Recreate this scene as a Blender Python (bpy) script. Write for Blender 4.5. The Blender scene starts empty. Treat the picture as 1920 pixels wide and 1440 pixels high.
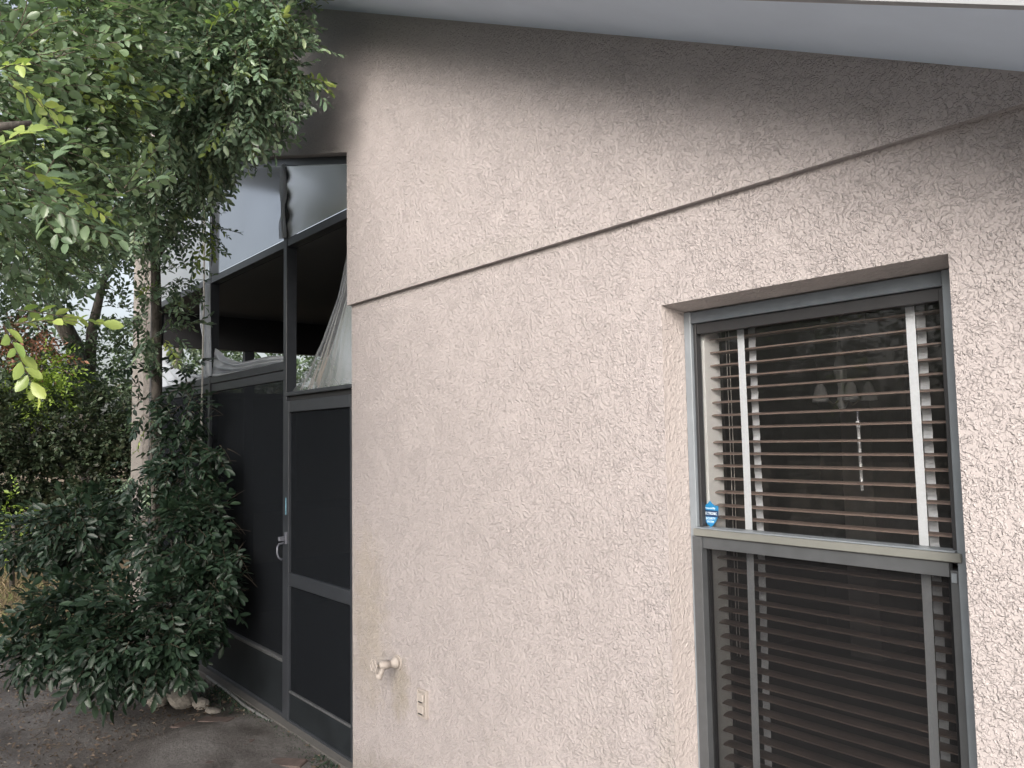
import bpy, bmesh, math, random
import numpy as np
from mathutils import Vector, Matrix
random.seed(7); rng = np.random.default_rng(11)
S = bpy.context.scene
COL = S.collection
# ------------------------------------------------------------------ camera
F_PX, CAM_D, CAM_H = 1446.0, 1.87, 1.6
def _n(v): return v / np.linalg.norm(v)
_X = -_n(np.array([-1210., 122., F_PX]))
_Z = _n(np.array([-360., -20700., F_PX])); _Z = _n(_Z - _Z.dot(_X) * _X)
_Y = np.cross(_Z, _X)
RW = np.array([_X, _Y, _Z])                      # camera (right, down, forward) -> world
CP = np.array([0., -CAM_D, CAM_H])
cam_d = bpy.data.cameras.new('camera'); cam = bpy.data.objects.new('camera', cam_d); COL.objects.link(cam)
cr, cd, cf = RW[:, 0], RW[:, 1], RW[:, 2]
cam.matrix_world = Matrix(((cr[0], -cd[0], -cf[0], CP[0]), (cr[1], -cd[1], -cf[1], CP[1]), (cr[2], -cd[2], -cf[2], CP[2]), (0, 0, 0, 1)))
cam_d.sensor_width = 36.0; cam_d.lens = 36.0 * F_PX / 1920.0; cam_d.clip_start = 0.05; cam_d.clip_end = 1000
S.camera = cam
def ray(px, py): return _n(RW @ np.array([px - 960., py - 720., F_PX]))
def at(px, py, dist): return CP + ray(px, py) * dist

# ------------------------------------------------------------------ light
SUN_EL, SUN_AZ = math.radians(24), math.radians(145)     # azimuth clockwise from +Y
w = bpy.data.worlds.new('World'); S.world = w; w.use_nodes = True
nt = w.node_tree; nt.nodes.clear()
sky = nt.nodes.new('ShaderNodeTexSky'); sky.sky_type = 'NISHITA'; sky.sun_disc = False
sky.sun_elevation = SUN_EL; sky.sun_rotation = SUN_AZ; sky.dust_density = 6; sky.air_density = 1.0; sky.ozone_density = 1
hs = nt.nodes.new('ShaderNodeHueSaturation'); hs.inputs['Saturation'].default_value = 0.42
bg = nt.nodes.new('ShaderNodeBackground'); bg.inputs['Strength'].default_value = 0.15
wo = nt.nodes.new('ShaderNodeOutputWorld')
nt.links.new(sky.outputs[0], hs.inputs['Color']); nt.links.new(hs.outputs[0], bg.inputs['Color']); nt.links.new(bg.outputs[0], wo.inputs[0])
sd = bpy.data.lights.new('sun', 'SUN'); sd.energy = 1.15; sd.angle = math.radians(45); sd.color = (1, .985, .97)
so = bpy.data.objects.new('sun', sd); COL.objects.link(so)
dirv = Vector((math.sin(SUN_AZ) * math.cos(SUN_EL), math.cos(SUN_AZ) * math.cos(SUN_EL), math.sin(SUN_EL)))
so.rotation_euler = dirv.to_track_quat('Z', 'Y').to_euler()
S.view_settings.view_transform = 'Standard'; S.view_settings.look = 'None'
S.view_settings.exposure = 1.13; S.view_settings.gamma = 1; S.view_settings.use_curve_mapping = False

# ------------------------------------------------------------------ materials
def newmat(name):
    m = bpy.data.materials.new(name); m.use_nodes = True
    return m, m.node_tree, m.node_tree.nodes['Principled BSDF']
def node(nt, t, **kw):
    n = nt.nodes.new(t)
    for k, v in kw.items():
        if hasattr(n, k): setattr(n, k, v)
        else: n.inputs[k].default_value = v
    return n
def ramp(nt, stops, fac):
    r = nt.nodes.new('ShaderNodeValToRGB'); e = r.color_ramp.elements
    while len(e) < len(stops): e.new(0.5)
    for i, (p, c) in enumerate(stops):
        e[i].position = p; e[i].color = (*c, 1) if len(c) == 3 else c
    nt.links.new(fac, r.inputs[0]); return r
def g(v): return (v, v, v)
def noise(nt, scale, detail=3, rough=.5, dist=0, co=None):
    n = node(nt, 'ShaderNodeTexNoise'); n.inputs['Scale'].default_value = scale; n.inputs['Detail'].default_value = detail
    n.inputs['Roughness'].default_value = rough; n.inputs['Distortion'].default_value = dist
    if co is not None: nt.links.new(co, n.inputs['Vector'])
    return n
def mix(nt, fac, a, b, mode='MIX'):
    m = nt.nodes.new('ShaderNodeMix'); m.data_type = 'RGBA'; m.blend_type = mode
    for s, v in ((0, fac), (6, a), (7, b)):
        if isinstance(v, (int, float)): m.inputs[s].default_value = v
        elif isinstance(v, tuple): m.inputs[s].default_value = (*v, 1)
        else: nt.links.new(v, m.inputs[s])
    return m.outputs[2]
def math_(nt, op, a, b=None, clamp=False):
    m = nt.nodes.new('ShaderNodeMath'); m.operation = op; m.use_clamp = clamp
    for i, v in enumerate((a, b)):
        if v is None: continue
        if isinstance(v, (int, float)): m.inputs[i].default_value = v
        else: nt.links.new(v, m.inputs[i])
    return m.outputs[0]
def simple(name, col, rough=.5, metal=0, var=.12, scale=20, bump=0, spec=.5):
    m, nt, b = newmat(name)
    co = node(nt, 'ShaderNodeTexCoord').outputs['Object']
    n = noise(nt, scale, 5, .6, 0, co)
    r = ramp(nt, [(.25, tuple(c * (1 - var) for c in col)), (.75, tuple(c * (1 + var) for c in col))], n.outputs[0])
    nt.links.new(r.outputs[0], b.inputs['Base Color']); b.inputs['Roughness'].default_value = rough; b.inputs['Metallic'].default_value = metal
    b.inputs['Specular IOR Level'].default_value = spec
    if bump:
        bp = node(nt, 'ShaderNodeBump'); bp.inputs['Strength'].default_value = 1; bp.inputs['Distance'].default_value = bump
        nt.links.new(n.outputs[0], bp.inputs['Height']); nt.links.new(bp.outputs[0], b.inputs['Normal'])
    return m
def stucco(name, col, depth=.0028, scale=1.0):
    m, nt, b = newmat(name)
    co = node(nt, 'ShaderNodeTexCoord').outputs['Object']
    # trowel blobs: warped noise cut to plateaus, broken by a patch mask
    a = noise(nt, 36 * scale, 2, .5, .5, co)
    rid = math_(nt, 'ABSOLUTE', math_(nt, 'SUBTRACT', a.outputs[0], .5))
    curl = ramp(nt, [(.0, g(1)), (.012, g(.9)), (.034, g(0))], rid)
    cm = noise(nt, 19 * scale, 2, .5, .6, co); cmr = ramp(nt, [(.50, g(0)), (.58, g(1))], cm.outputs[0])
    gr = noise(nt, 120 * scale, 2.5, .55, .4, co); grr = ramp(nt, [(.50, g(0)), (.60, g(1))], gr.outputs[0])
    mk = noise(nt, 7 * scale, 3, .6, .4, co); mr = ramp(nt, [(.36, g(.5)), (.56, g(.95))], mk.outputs[0])
    bl_ = noise(nt, 56 * scale, 2, .5, .3, co); blr = ramp(nt, [(.55, g(0)), (.60, g(.8))], bl_.outputs[0])
    fine = noise(nt, 300, 3, .6, 0, co)
    h = math_(nt, 'MULTIPLY', curl.outputs[0], cmr.outputs[0])
    h = math_(nt, 'MAXIMUM', h, blr.outputs[0])
    h = math_(nt, 'ADD', h, math_(nt, 'MULTIPLY', grr.outputs[0], mr.outputs[0]))
    h = math_(nt, 'ADD', h, math_(nt, 'MULTIPLY', fine.outputs[0], .15))
    h = math_(nt, 'ADD', h, math_(nt, 'MULTIPLY', mk.outputs[0], .35))
    bp = node(nt, 'ShaderNodeBump'); bp.inputs['Strength'].default_value = 1; bp.inputs['Distance'].default_value = depth
    nt.links.new(h, bp.inputs['Height']); nt.links.new(bp.outputs[0], b.inputs['Normal'])
    # colour: paint with faint grime patches
    p1 = noise(nt, 1.3, 4, .6, .3, co); r1 = ramp(nt, [(.3, tuple(c * .955 for c in col)), (.7, tuple(c * 1.03 for c in col))], p1.outputs[0])
    p2 = noise(nt, 3.1, 5, .65, .5, co)
    r2 = ramp(nt, [(.6, g(0)), (.8, g(.18))], p2.outputs[0])
    c2 = mix(nt, r2.outputs[0], r1.outputs[0], (col[0] * .92, col[1] * .93, col[2] * .78))
    p3 = noise(nt, 120, 2, .5, 0, co); r3 = ramp(nt, [(.3, g(.93)), (.7, g(1.05))], p3.outputs[0])
    c3 = mix(nt, 1.0, c2, r3.outputs[0], 'MULTIPLY')
    if name == 'beige_stucco':      # rusty green water stain round the tap, faint streaks below the window corner
        sx = node(nt, 'ShaderNodeSeparateXYZ'); nt.links.new(co, sx.inputs[0]); ns = noise(nt, 9, 4, .6, .8, co)
        for px_, pz_, wx, wz, colr, k_ in ((-3.06, .50, .10, .17, (.25, .22, .16), .55), (-3.35, .75, .22, .5, (.30, .26, .20), .45), (-3.3, -.05, .9, .22, (.22, .20, .17), .6), (-1.54, .55, .06, .5, (.30, .27, .24), .35), (-2.4, 2.33, .5, .05, (.30, .28, .26), .3)):
            dx = math_(nt, 'POWER', math_(nt, 'ABSOLUTE', math_(nt, 'DIVIDE', math_(nt, 'SUBTRACT', sx.outputs[0], px_), wx)), 2.0)
            dz = math_(nt, 'POWER', math_(nt, 'ABSOLUTE', math_(nt, 'DIVIDE', math_(nt, 'SUBTRACT', sx.outputs[2], pz_), wz)), 2.0)
            dd = math_(nt, 'SUBTRACT', 1.0, math_(nt, 'ADD', math_(nt, 'ADD', dx, dz), math_(nt, 'MULTIPLY', math_(nt, 'SUBTRACT', ns.outputs[0], .5), 2.2)), True)
            c3 = mix(nt, math_(nt, 'MULTIPLY', dd, k_), c3, colr)
    nt.links.new(c3, b.inputs['Base Color']); b.inputs['Roughness'].default_value = .62; b.inputs['Specular IOR Level'].default_value = .35
    return m
STUC = (.360, .324, .318)
M = {}
M['stucco'] = stucco('beige_stucco', STUC)
M['stucco_reveal'] = stucco('smooth_stucco', (.41, .365, .35), .0016, .7)
M['stucco_column'] = stucco('shaded_grimy_stucco', (.28, .255, .235), .004)  # tree shade painted into the column tone, along with some grime
M['concrete'] = simple('pale_concrete', (.33, .325, .31), .8, var=.15, scale=4, bump=.001)
M['paint'] = simple('beige_trim_paint', (.32, .285, .26), .6, var=.1, scale=30)
M['soffit'] = simple('soffit_paint', (.60, .69, .82), .7, var=.05, scale=3)
M['fascia'] = simple('fascia_paint', (.25, .26, .27), .5, var=.05, scale=3)
M['shingle'] = simple('shingle', (.09, .085, .08), .9, var=.3, scale=40, bump=.003)
M['bronze'] = simple('bronze_aluminium', (.030, .033, .039), .35, .0, var=.18, scale=12, spec=.5)
M['bronze_worn'] = simple('worn_bronze_edge', (.07, .073, .076), .5, 0, var=.5, scale=60)
M['dark_panel'] = simple('kick_panel', (.012, .0145, .017), .55, 0, var=.3, scale=6, spec=.2)
M['winframe'] = simple('window_aluminium', (.18, .20, .22), .35, .1, var=.1, scale=15)
M['winframe_face'] = simple('window_aluminium_face', (.17, .172, .158), .4, .2, var=.1, scale=15)
M['frame_dark'] = simple('shaded_head_aluminium', (.085, .097, .112), .4)  # same aluminium, with the reveal's shade painted into the head piece
M['screen_frame'] = simple('dark_screen_frame', (.055, .058, .062), .45, var=.15)
M['gasket'] = simple('black_gasket', (.02, .02, .022), .5)
M['white'] = simple('white_return', (.88, .89, .88), .6, var=.05)
M['slat'] = simple('brown_slat', (.185, .135, .115), .38, var=.1, scale=8)
M['tape'] = simple('grey_tape', (.64, .67, .71), .8, var=.06, scale=150)
M['cord'] = simple('cord', (.5, .48, .45), .6)
M['handle'] = simple('grey_handle', (.14, .145, .17), .35, .3)
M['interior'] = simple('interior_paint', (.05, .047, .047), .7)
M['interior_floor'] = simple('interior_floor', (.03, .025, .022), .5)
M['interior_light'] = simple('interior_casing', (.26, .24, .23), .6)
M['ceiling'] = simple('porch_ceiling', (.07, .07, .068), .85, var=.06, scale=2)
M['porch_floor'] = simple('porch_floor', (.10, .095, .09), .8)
M['brick'] = simple('weathered_brick', (.085, .062, .055), .85, var=.3, scale=25, bump=.002)
M['rock'] = simple('pale_rock', (.24, .22, .195), .9, var=.35, scale=14, bump=.008)
M['twig'] = simple('twig', (.09, .07, .05), .8)
M['black'] = simple('dark_pipe', (.02, .02, .02), .5)
M['white_pipe'] = simple('pale_strip', (.16, .16, .16), .5)
M['bluetape'] = simple('blue_tape', (.16, .33, .42), .6)
M['sticker_blue'] = simple('sticker_blue', (.012, .14, .30), .35, var=.05)
M['sticker_dark'] = simple('sticker_dark', (.01, .03, .08), .35)
M['sticker_white'] = simple('sticker_white', (.70, .80, .86), .4, var=.02)
M['brass'] = simple('dull_metal', (.3, .27, .22), .35, .7)
def bark(name, c1, c2, sc):
    m, nt, b = newmat(name)
    tc = node(nt, 'ShaderNodeTexCoord').outputs['Object']
    mp = node(nt, 'ShaderNodeMapping'); mp.inputs['Scale'].default_value = (1, 1, .25); nt.links.new(tc, mp.inputs[0])
    n = noise(nt, sc, 6, .65, .4, mp.outputs[0]); r = ramp(nt, [(.35, c1), (.65, c2)], n.outputs[0])
    nt.links.new(r.outputs[0], b.inputs['Base Color']); b.inputs['Roughness'].default_value = .9
    bp = node(nt, 'ShaderNodeBump'); bp.inputs['Distance'].default_value = .01; nt.links.new(n.outputs[0], bp.inputs['Height']); nt.links.new(bp.outputs[0], b.inputs['Normal'])
    return m
M['bark'] = bark('bark', (.03, .026, .022), (.13, .115, .10), 30)
def leafmat(name, stops, obj_random=False, rough=.28, trans=.22):
    m, nt, b = newmat(name)
    src = node(nt, 'ShaderNodeObjectInfo').outputs['Random'] if obj_random else node(nt, 'ShaderNodeNewGeometry').outputs['Random Per Island']
    r = ramp(nt, stops, src)
    nt.links.new(r.outputs[0], b.inputs['Base Color']); b.inputs['Roughness'].default_value = rough
    b.inputs['Specular IOR Level'].default_value = .5
    tr = node(nt, 'ShaderNodeBsdfTranslucent'); mm = mix(nt, 1.0, r.outputs[0], (1.1, 1.25, .75), 'MULTIPLY'); nt.links.new(mm, tr.inputs[0])
    ms = node(nt, 'ShaderNodeMixShader'); ms.inputs[0].default_value = trans
    nt.links.new(b.outputs[0], ms.inputs[1]); nt.links.new(tr.outputs[0], ms.inputs[2])
    nt.links.new(ms.outputs[0], nt.nodes['Material Output'].inputs[0])
    return m
GREEN_A = [(0, (.075, .12, .078)), (.5, (.13, .195, .125)), (.85, (.19, .26, .165)), (1, (.24, .30, .17))]
GREEN_B = [(0, (.085, .13, .075)), (.5, (.135, .20, .115)), (.93, (.18, .25, .14)), (1, (.24, .32, .11))]
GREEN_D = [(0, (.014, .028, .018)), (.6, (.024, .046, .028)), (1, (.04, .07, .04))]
M['leafA'] = leafmat('leaf_mid', GREEN_A); M['leafA_o'] = leafmat('leaf_mid_single', GREEN_A, True)
M['leafB'] = leafmat('leaf_near', GREEN_B, trans=.3); M['leafB_o'] = leafmat('leaf_near_single', GREEN_B, True, trans=.3)
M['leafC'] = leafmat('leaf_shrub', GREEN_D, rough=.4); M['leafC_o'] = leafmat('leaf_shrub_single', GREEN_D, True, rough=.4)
M['leafY'] = leafmat('leaf_young', [(0, (.20, .29, .09)), (1, (.36, .42, .12))], trans=.35)
M['leafH'] = leafmat('leaf_hedge', [(0, (.020, .034, .018)), (.7, (.036, .054, .026)), (1, (.055, .055, .032))], rough=.5, trans=.12)
M['leafE'] = leafmat('leaf_far', [(0, (.040, .068, .036)), (1, (.09, .13, .065))], rough=.5)
M['leafR'] = leafmat('leaf_rust', [(0, (.16, .07, .05)), (1, (.34, .17, .11))], rough=.6)
M['leafBr'] = leafmat('leaf_bright', [(0, (.14, .22, .04)), (1, (.30, .40, .07))], rough=.5, trans=.4)
def mixtr(name, col, opacity, rough=.6, gloss=0.0, translucent=0.0, bumpd=0, streak=None):
    m, nt, b = newmat(name)
    b.inputs['Base Color'].default_value = (*col, 1); b.inputs['Roughness'].default_value = rough
    b.inputs['Specular IOR Level'].default_value = max(.5 + gloss, 0)
    last = b.outputs[0]
    if translucent:
        t = node(nt, 'ShaderNodeBsdfTranslucent'); t.inputs[0].default_value = (*col, 1)
        ms = node(nt, 'ShaderNodeMixShader'); ms.inputs[0].default_value = translucent
        nt.links.new(last, ms.inputs[1]); nt.links.new(t.outputs[0], ms.inputs[2]); last = ms.outputs[0]
    tp = node(nt, 'ShaderNodeBsdfTransparent'); ms = node(nt, 'ShaderNodeMixShader'); ms.inputs[0].default_value = opacity
    if streak:
        co = node(nt, 'ShaderNodeTexCoord').outputs['Object']; n = noise(nt, streak, 5, .6, .5, co)
        r = ramp(nt, [(.35, g(opacity * .75)), (.75, g(min(1, opacity * 1.35)))], n.outputs[0]); nt.links.new(r.outputs[0], ms.inputs[0])
    nt.links.new(tp.outputs[0], ms.inputs[1]); nt.links.new(last, ms.inputs[2])
    nt.links.new(ms.outputs[0], nt.nodes['Material Output'].inputs[0])
    if bumpd:
        co = node(nt, 'ShaderNodeTexCoord').outputs['Object']; n = noise(nt, 5, 4, .6, 1.0, co)
        bp = node(nt, 'ShaderNodeBump'); bp.inputs['Distance'].default_value = bumpd; nt.links.new(n.outputs[0], bp.inputs['Height']); nt.links.new(bp.outputs[0], b.inputs['Normal'])
    return m
M['screen'] = mixtr('dark_insect_screen', (.009, .0105, .013), .72, .8, -.42)
M['win_screen'] = mixtr('window_insect_screen', (.008, .008, .009), .33, .7, -.35)
def filmmat(name, dirt, rough, streak, blur=0):
    m, nt, b = newmat(name)
    co = node(nt, 'ShaderNodeTexCoord').outputs['Object']
    tp = node(nt, 'ShaderNodeBsdfTransparent'); tp.inputs[0].default_value = (.8, .82, .85, 1)
    if blur:
        tp = node(nt, 'ShaderNodeBsdfRefraction'); tp.inputs['IOR'].default_value = 1.0001; tp.inputs['IOR'].default_value = 1.02; tp.inputs['Roughness'].default_value = blur; tp.inputs[0].default_value = (.42, .43, .45, 1)
    gl = node(nt, 'ShaderNodeBsdfGlossy'); gl.inputs['Roughness'].default_value = rough
    n2 = noise(nt, 2.2, 3, .5, .5, co); bp = node(nt, 'ShaderNodeBump'); bp.inputs['Distance'].default_value = .005; nt.links.new(n2.outputs[0], bp.inputs['Height']); nt.links.new(bp.outputs[0], gl.inputs['Normal'])
    fr = node(nt, 'ShaderNodeFresnel'); fr.inputs[0].default_value = 1.33
    ms = node(nt, 'ShaderNodeMixShader'); nt.links.new(fr.outputs[0], ms.inputs[0]); nt.links.new(tp.outputs[0], ms.inputs[1]); nt.links.new(gl.outputs[0], ms.inputs[2])
    t = node(nt, 'ShaderNodeBsdfTranslucent'); t.inputs[0].default_value = (.7, .73, .77, 1); b.inputs['Base Color'].default_value = (.6, .63, .67, 1); b.inputs['Roughness'].default_value = .5
    m1 = node(nt, 'ShaderNodeMixShader'); m1.inputs[0].default_value = .5; nt.links.new(b.outputs[0], m1.inputs[1]); nt.links.new(t.outputs[0], m1.inputs[2])
    n = noise(nt, streak, 5, .6, .5, co); r = ramp(nt, [(.35, g(dirt * .8)), (.62, g(dirt * 1.25)), (.72, g(min(.8, dirt * 2.6)))], n.outputs[0])
    m2 = node(nt, 'ShaderNodeMixShader'); nt.links.new(r.outputs[0], m2.inputs[0]); nt.links.new(ms.outputs[0], m2.inputs[1]); nt.links.new(m1.outputs[0], m2.inputs[2])
    nt.links.new(m2.outputs[0], nt.nodes['Material Output'].inputs[0]); return m
M['film'] = filmmat('clear_plastic_film', .13, .36, 3.2, .8)
M['film_white'] = filmmat('white_plastic_film', .75, .22, 1.5)
M['film_fold'] = filmmat('gathered_plastic_film', .24, .25, 1.5)
def glass(name, tint=(1, 1, 1), dirt=.012):
    m, nt, b = newmat(name)
    tp = node(nt, 'ShaderNodeBsdfTransparent'); tp.inputs[0].default_value = (*tint, 1)
    gl = node(nt, 'ShaderNodeBsdfGlossy'); gl.inputs['Roughness'].default_value = .02
    fr = node(nt, 'ShaderNodeFresnel'); fr.inputs[0].default_value = 1.5
    ms = node(nt, 'ShaderNodeMixShader'); nt.links.new(fr.outputs[0], ms.inputs[0]); nt.links.new(tp.outputs[0], ms.inputs[1]); nt.links.new(gl.outputs[0], ms.inputs[2])
    b.inputs['Base Color'].default_value = (.5, .5, .5, 1); b.inputs['Roughness'].default_value = .8
    co = node(nt, 'ShaderNodeTexCoord').outputs['Object']; n = noise(nt, 60, 6, .7, 0, co)
    r = ramp(nt, [(.4, g(dirt)), (.74, g(dirt * 1.6)), (.78, g(.35))], n.outputs[0])
    m2 = node(nt, 'ShaderNodeMixShader'); nt.links.new(r.outputs[0], m2.inputs[0]); nt.links.new(ms.outputs[0], m2.inputs[1]); nt.links.new(b.outputs[0], m2.inputs[2])
    nt.links.new(m2.outputs[0], nt.nodes['Material Output'].inputs[0]); return m
M['glass'] = glass('window_glass'); M['shade_glass'] = mixtr('frosted_shade', (.8, .8, .82), .6, .15, .5)
M['wand'] = mixtr('clear_wand', (.85, .87, .9), .75, .1, .5)
def ground_mat():
    m, nt, b = newmat('damp_dirt')
    co = node(nt, 'ShaderNodeTexCoord').outputs['Object']
    n1 = noise(nt, 1.6, 6, .6, .6, co); r1 = ramp(nt, [(.34, (.040, .034, .030)), (.5, (.105, .095, .09)), (.62, (.155, .145, .14))], n1.outputs[0])
    n2 = noise(nt, 55, 6, .75, 0, co); r2 = ramp(nt, [(.3, g(.55)), (.7, g(1.35))], n2.outputs[0])
    c = mix(nt, 1.0, r1.outputs[0], r2.outputs[0], 'MULTIPLY')
    # dry straw lawn further off along -X
    sx = node(nt, 'ShaderNodeSeparateXYZ'); nt.links.new(co, sx.inputs[0])
    n3 = noise(nt, .9, 4, .6, 0, co)
    d = math_(nt, 'ADD', math_(nt, 'MULTIPLY', sx.outputs[0], -.6), math_(nt, 'MULTIPLY', n3.outputs[0], 2.5))
    dr = ramp(nt, [(0, g(0)), (1, g(1))], math_(nt, 'SUBTRACT', d, 5.4, True))
    n4 = noise(nt, 90, 4, .7, .8, co); r4 = ramp(nt, [(.3, (.07, .05, .03)), (.55, (.20, .145, .09)), (.75, (.15, .15, .06))], n4.outputs[0])
    c = mix(nt, dr.outputs[0], c, r4.outputs[0])
    nt.links.new(c, b.inputs['Base Color']); b.inputs['Roughness'].default_value = .75
    bp = node(nt, 'ShaderNodeBump'); bp.inputs['Distance'].default_value = .012; nt.links.new(n2.outputs[0], bp.inputs['Height']); nt.links.new(bp.outputs[0], b.inputs['Normal'])
    return m
M['ground'] = ground_mat()

# ------------------------------------------------------------------ object helpers
def props(o, label=None, cat=None, group=None, kind=None):
    for k, v in (('label', label), ('category', cat), ('group', group), ('kind', kind)):
        if v: o[k] = v
    return o
def empty(name, loc, label, cat, group=None, kind=None):
    o = bpy.data.objects.new(name, None); o.location = loc; COL.objects.link(o); o.empty_display_size = .1
    return props(o, label, cat, group, kind)
def link(name, me, mat, parent=None, smooth=False):
    o = bpy.data.objects.new(name, me); COL.objects.link(o)
    for m in (mat if isinstance(mat, (list, tuple)) else [mat]): me.materials.append(m if not isinstance(m, str) else M[m])
    if parent is not None:
        o.parent = parent
        bpy_inv = Matrix.Translation(-world_loc(parent)); o.matrix_parent_inverse = bpy_inv
    if smooth: me.polygons.foreach_set('use_smooth', [True] * len(me.polygons))
    return o
def world_loc(o):
    return o.location.copy() if (o.type == 'EMPTY' and o.parent is None) else Vector((0, 0, 0))
class MB:
    def __init__(s): s.bm = bmesh.new()
    def box(s, a, b, bev=0.0):
        lo = [min(a[i], b[i]) for i in range(3)]; hi = [max(a[i], b[i]) for i in range(3)]
        vs = [s.bm.verts.new((hi[0] if i & 1 else lo[0], hi[1] if i & 2 else lo[1], hi[2] if i & 4 else lo[2])) for i in range(8)]
        fs = [s.bm.faces.new([vs[k] for k in q]) for q in ((0, 2, 3, 1), (4, 5, 7, 6), (0, 1, 5, 4), (2, 6, 7, 3), (0, 4, 6, 2), (1, 3, 7, 5))]
        if bev:
            es = list({e for f in fs for e in f.edges}); bmesh.ops.bevel(s.bm, geom=es, offset=bev, segments=1, affect='EDGES')
        return s
    def tube(s, pts, rad, seg=8, cap=True):
        pts = [Vector(p) for p in pts]; n = len(pts)
        rs = rad if isinstance(rad, (list, tuple)) else [rad] * n
        rings = []; up = Vector((.13, .21, .97)).normalized()
        for i, p in enumerate(pts):
            t = (pts[min(i + 1, n - 1)] - pts[max(i - 1, 0)]).normalized()
            a = t.cross(up)
            if a.length < .1: a = t.cross(Vector((1, 0, 0)))
            a.normalize(); b_ = t.cross(a)
            rings.append([s.bm.verts.new(p + (a * math.cos(2 * math.pi * k / seg) + b_ * math.sin(2 * math.pi * k / seg)) * rs[i]) for k in range(seg)])
        for i in range(n - 1):
            for k in range(seg): s.bm.faces.new((rings[i][k], rings[i][(k + 1) % seg], rings[i + 1][(k + 1) % seg], rings[i + 1][k]))
        if cap: s.bm.faces.new(rings[0]); s.bm.faces.new(rings[-1][::-1])
        return s
    def prism(s, poly, axis, a, b):
        # poly: list of 2D points in the plane perpendicular to axis
        def mk(p, t):
            if axis == 1: return (p[0], t, p[1])
            if axis == 0: return (t, p[0], p[1])
            return (p[0], p[1], t)
        v0 = [s.bm.verts.new(mk(p, a)) for p in poly]; v1 = [s.bm.verts.new(mk(p, b)) for p in poly]
        s.bm.faces.new(v0); s.bm.faces.new(v1[::-1]); n = len(poly)
        for i in range(n): s.bm.faces.new((v0[i], v1[i], v1[(i + 1) % n], v0[(i + 1) % n]))
        return s
    def grid(s, fn, nu, nv):
        vs = [[s.bm.verts.new(fn(i / nu, j / nv)) for j in range(nv + 1)] for i in range(nu + 1)]
        for i in range(nu):
            for j in range(nv): s.bm.faces.new((vs[i][j], vs[i + 1][j], vs[i + 1][j + 1], vs[i][j + 1]))
        return s
    def sphere(s, c, r, sx=1, sy=1, sz=1, sub=2, jit=0):
        before = set(s.bm.verts)
        bmesh.ops.create_icosphere(s.bm, subdivisions=sub, radius=r)
        for v in s.bm.verts:
            if v in before: continue
            k = 1 + jit * (random.random() - .5)
            v.co = Vector((v.co.x * sx * k, v.co.y * sy * k, v.co.z * sz * k)) + Vector(c)
        return s
    def mesh(s, name):
        bmesh.ops.recalc_face_normals(s.bm, faces=s.bm.faces[:])
        me = bpy.data.meshes.new(name); s.bm.to_mesh(me); s.bm.free(); return me
    def build(s, name, mat, parent=None, smooth=False): return link(name, s.mesh(name), mat, parent, smooth)
def boxo(name, mat, parent, a, b, bev=.0): return MB().box(a, b, bev).build(name, mat, parent)

# ------------------------------------------------------------------ ground
def gnd():
    xs = np.concatenate([np.linspace(-60, -14, 10), np.linspace(-13, -9, 14), np.linspace(-8.9, -3, 150), np.linspace(-2.8, 40, 12)])
    ys = np.concatenate([np.linspace(-40, -4, 10), np.linspace(-3.6, .4, 100), np.linspace(.8, 60, 12)])
    X, Y = np.meshgrid(xs, ys, indexing='ij')
    Z = np.zeros_like(X)
    for k in range(26):
        f = rng.uniform(.8, 9); th = rng.uniform(0, 6.28); Z += .011 / f ** .75 * np.sin(f * (X * math.cos(th) + Y * math.sin(th)) + rng.uniform(0, 6))
    near = (X > -9) & (X < -3) & (Y < .3) & (Y > -3.7)
    Z = np.where(near, Z + rng.normal(0, .0018, X.shape), 0 * Z) - .045
    nx, ny = X.shape
    v = np.stack([X, Y, Z], -1).reshape(-1, 3)
    idx = np.arange(nx * ny).reshape(nx, ny)
    f = np.stack([idx[:-1, :-1], idx[1:, :-1], idx[1:, 1:], idx[:-1, 1:]], -1).reshape(-1, 4)
    me = bpy.data.meshes.new('ground'); me.from_pydata(v.tolist(), [], f.tolist()); me.update()
    o = link('ground', me, 'ground', smooth=True); props(o, kind='structure'); return o
ground = gnd()

sp_ = MB().box((-2.85, -3.6, -.06), (9, -.3, -.015), .01).build('unseen_bounce_slab', 'concrete'); props(sp_, kind='structure')  # unseen pale slab added to bounce light up onto the soffit
# ------------------------------------------------------------------ house
house = empty('house', (-1.7, 0, 0), 'beige stucco house gable wall with a blinded window and a screened porch opening', 'house')
WX0, WX1, WZ0, WZ1 = -1.512, -.686, .52, 2.0        # window opening
EX = -3.497                                          # corner of the porch opening
BZ = 2.284                                           # band line
def roofz(x): return 2.99 - .4955 * (x + 1.8)
def opz(x): return 3.081 - .275 * (x + 3.505)
def wall_faces(mb, polys, y):
    for p in polys: mb.bm.faces.new([mb.bm.verts.new((a, y, b)) for a, b in p])
lw = MB()
T = .2
wall_faces(lw, [[(EX, -.2), (WX0, -.2), (WX0, WZ0), (WX0, WZ1), (WX0, BZ), (EX, BZ)],
                [(WX0, WZ1), (WX1, WZ1), (WX1, BZ), (WX0, BZ)], [(WX0, -.2), (WX1, -.2), (WX1, WZ0), (WX0, WZ0)],
                [(WX1, -.2), (.15, -.2), (.15, roofz(.15) + .02), (-.36, BZ), (WX1, BZ), (WX1, WZ1), (WX1, WZ0)]], 0)
lw.bm.faces.new([lw.bm.verts.new(p) for p in ((EX, 0, -.2), (EX, 0, BZ), (EX, T, BZ), (EX, T, -.2))])
bmesh.ops.remove_doubles(lw.bm, verts=lw.bm.verts[:], dist=1e-5)
lower_wall = lw.build('lower_wall', 'stucco', house)
uw = MB()
XL = -7.72
ex = EX - .006
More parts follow.
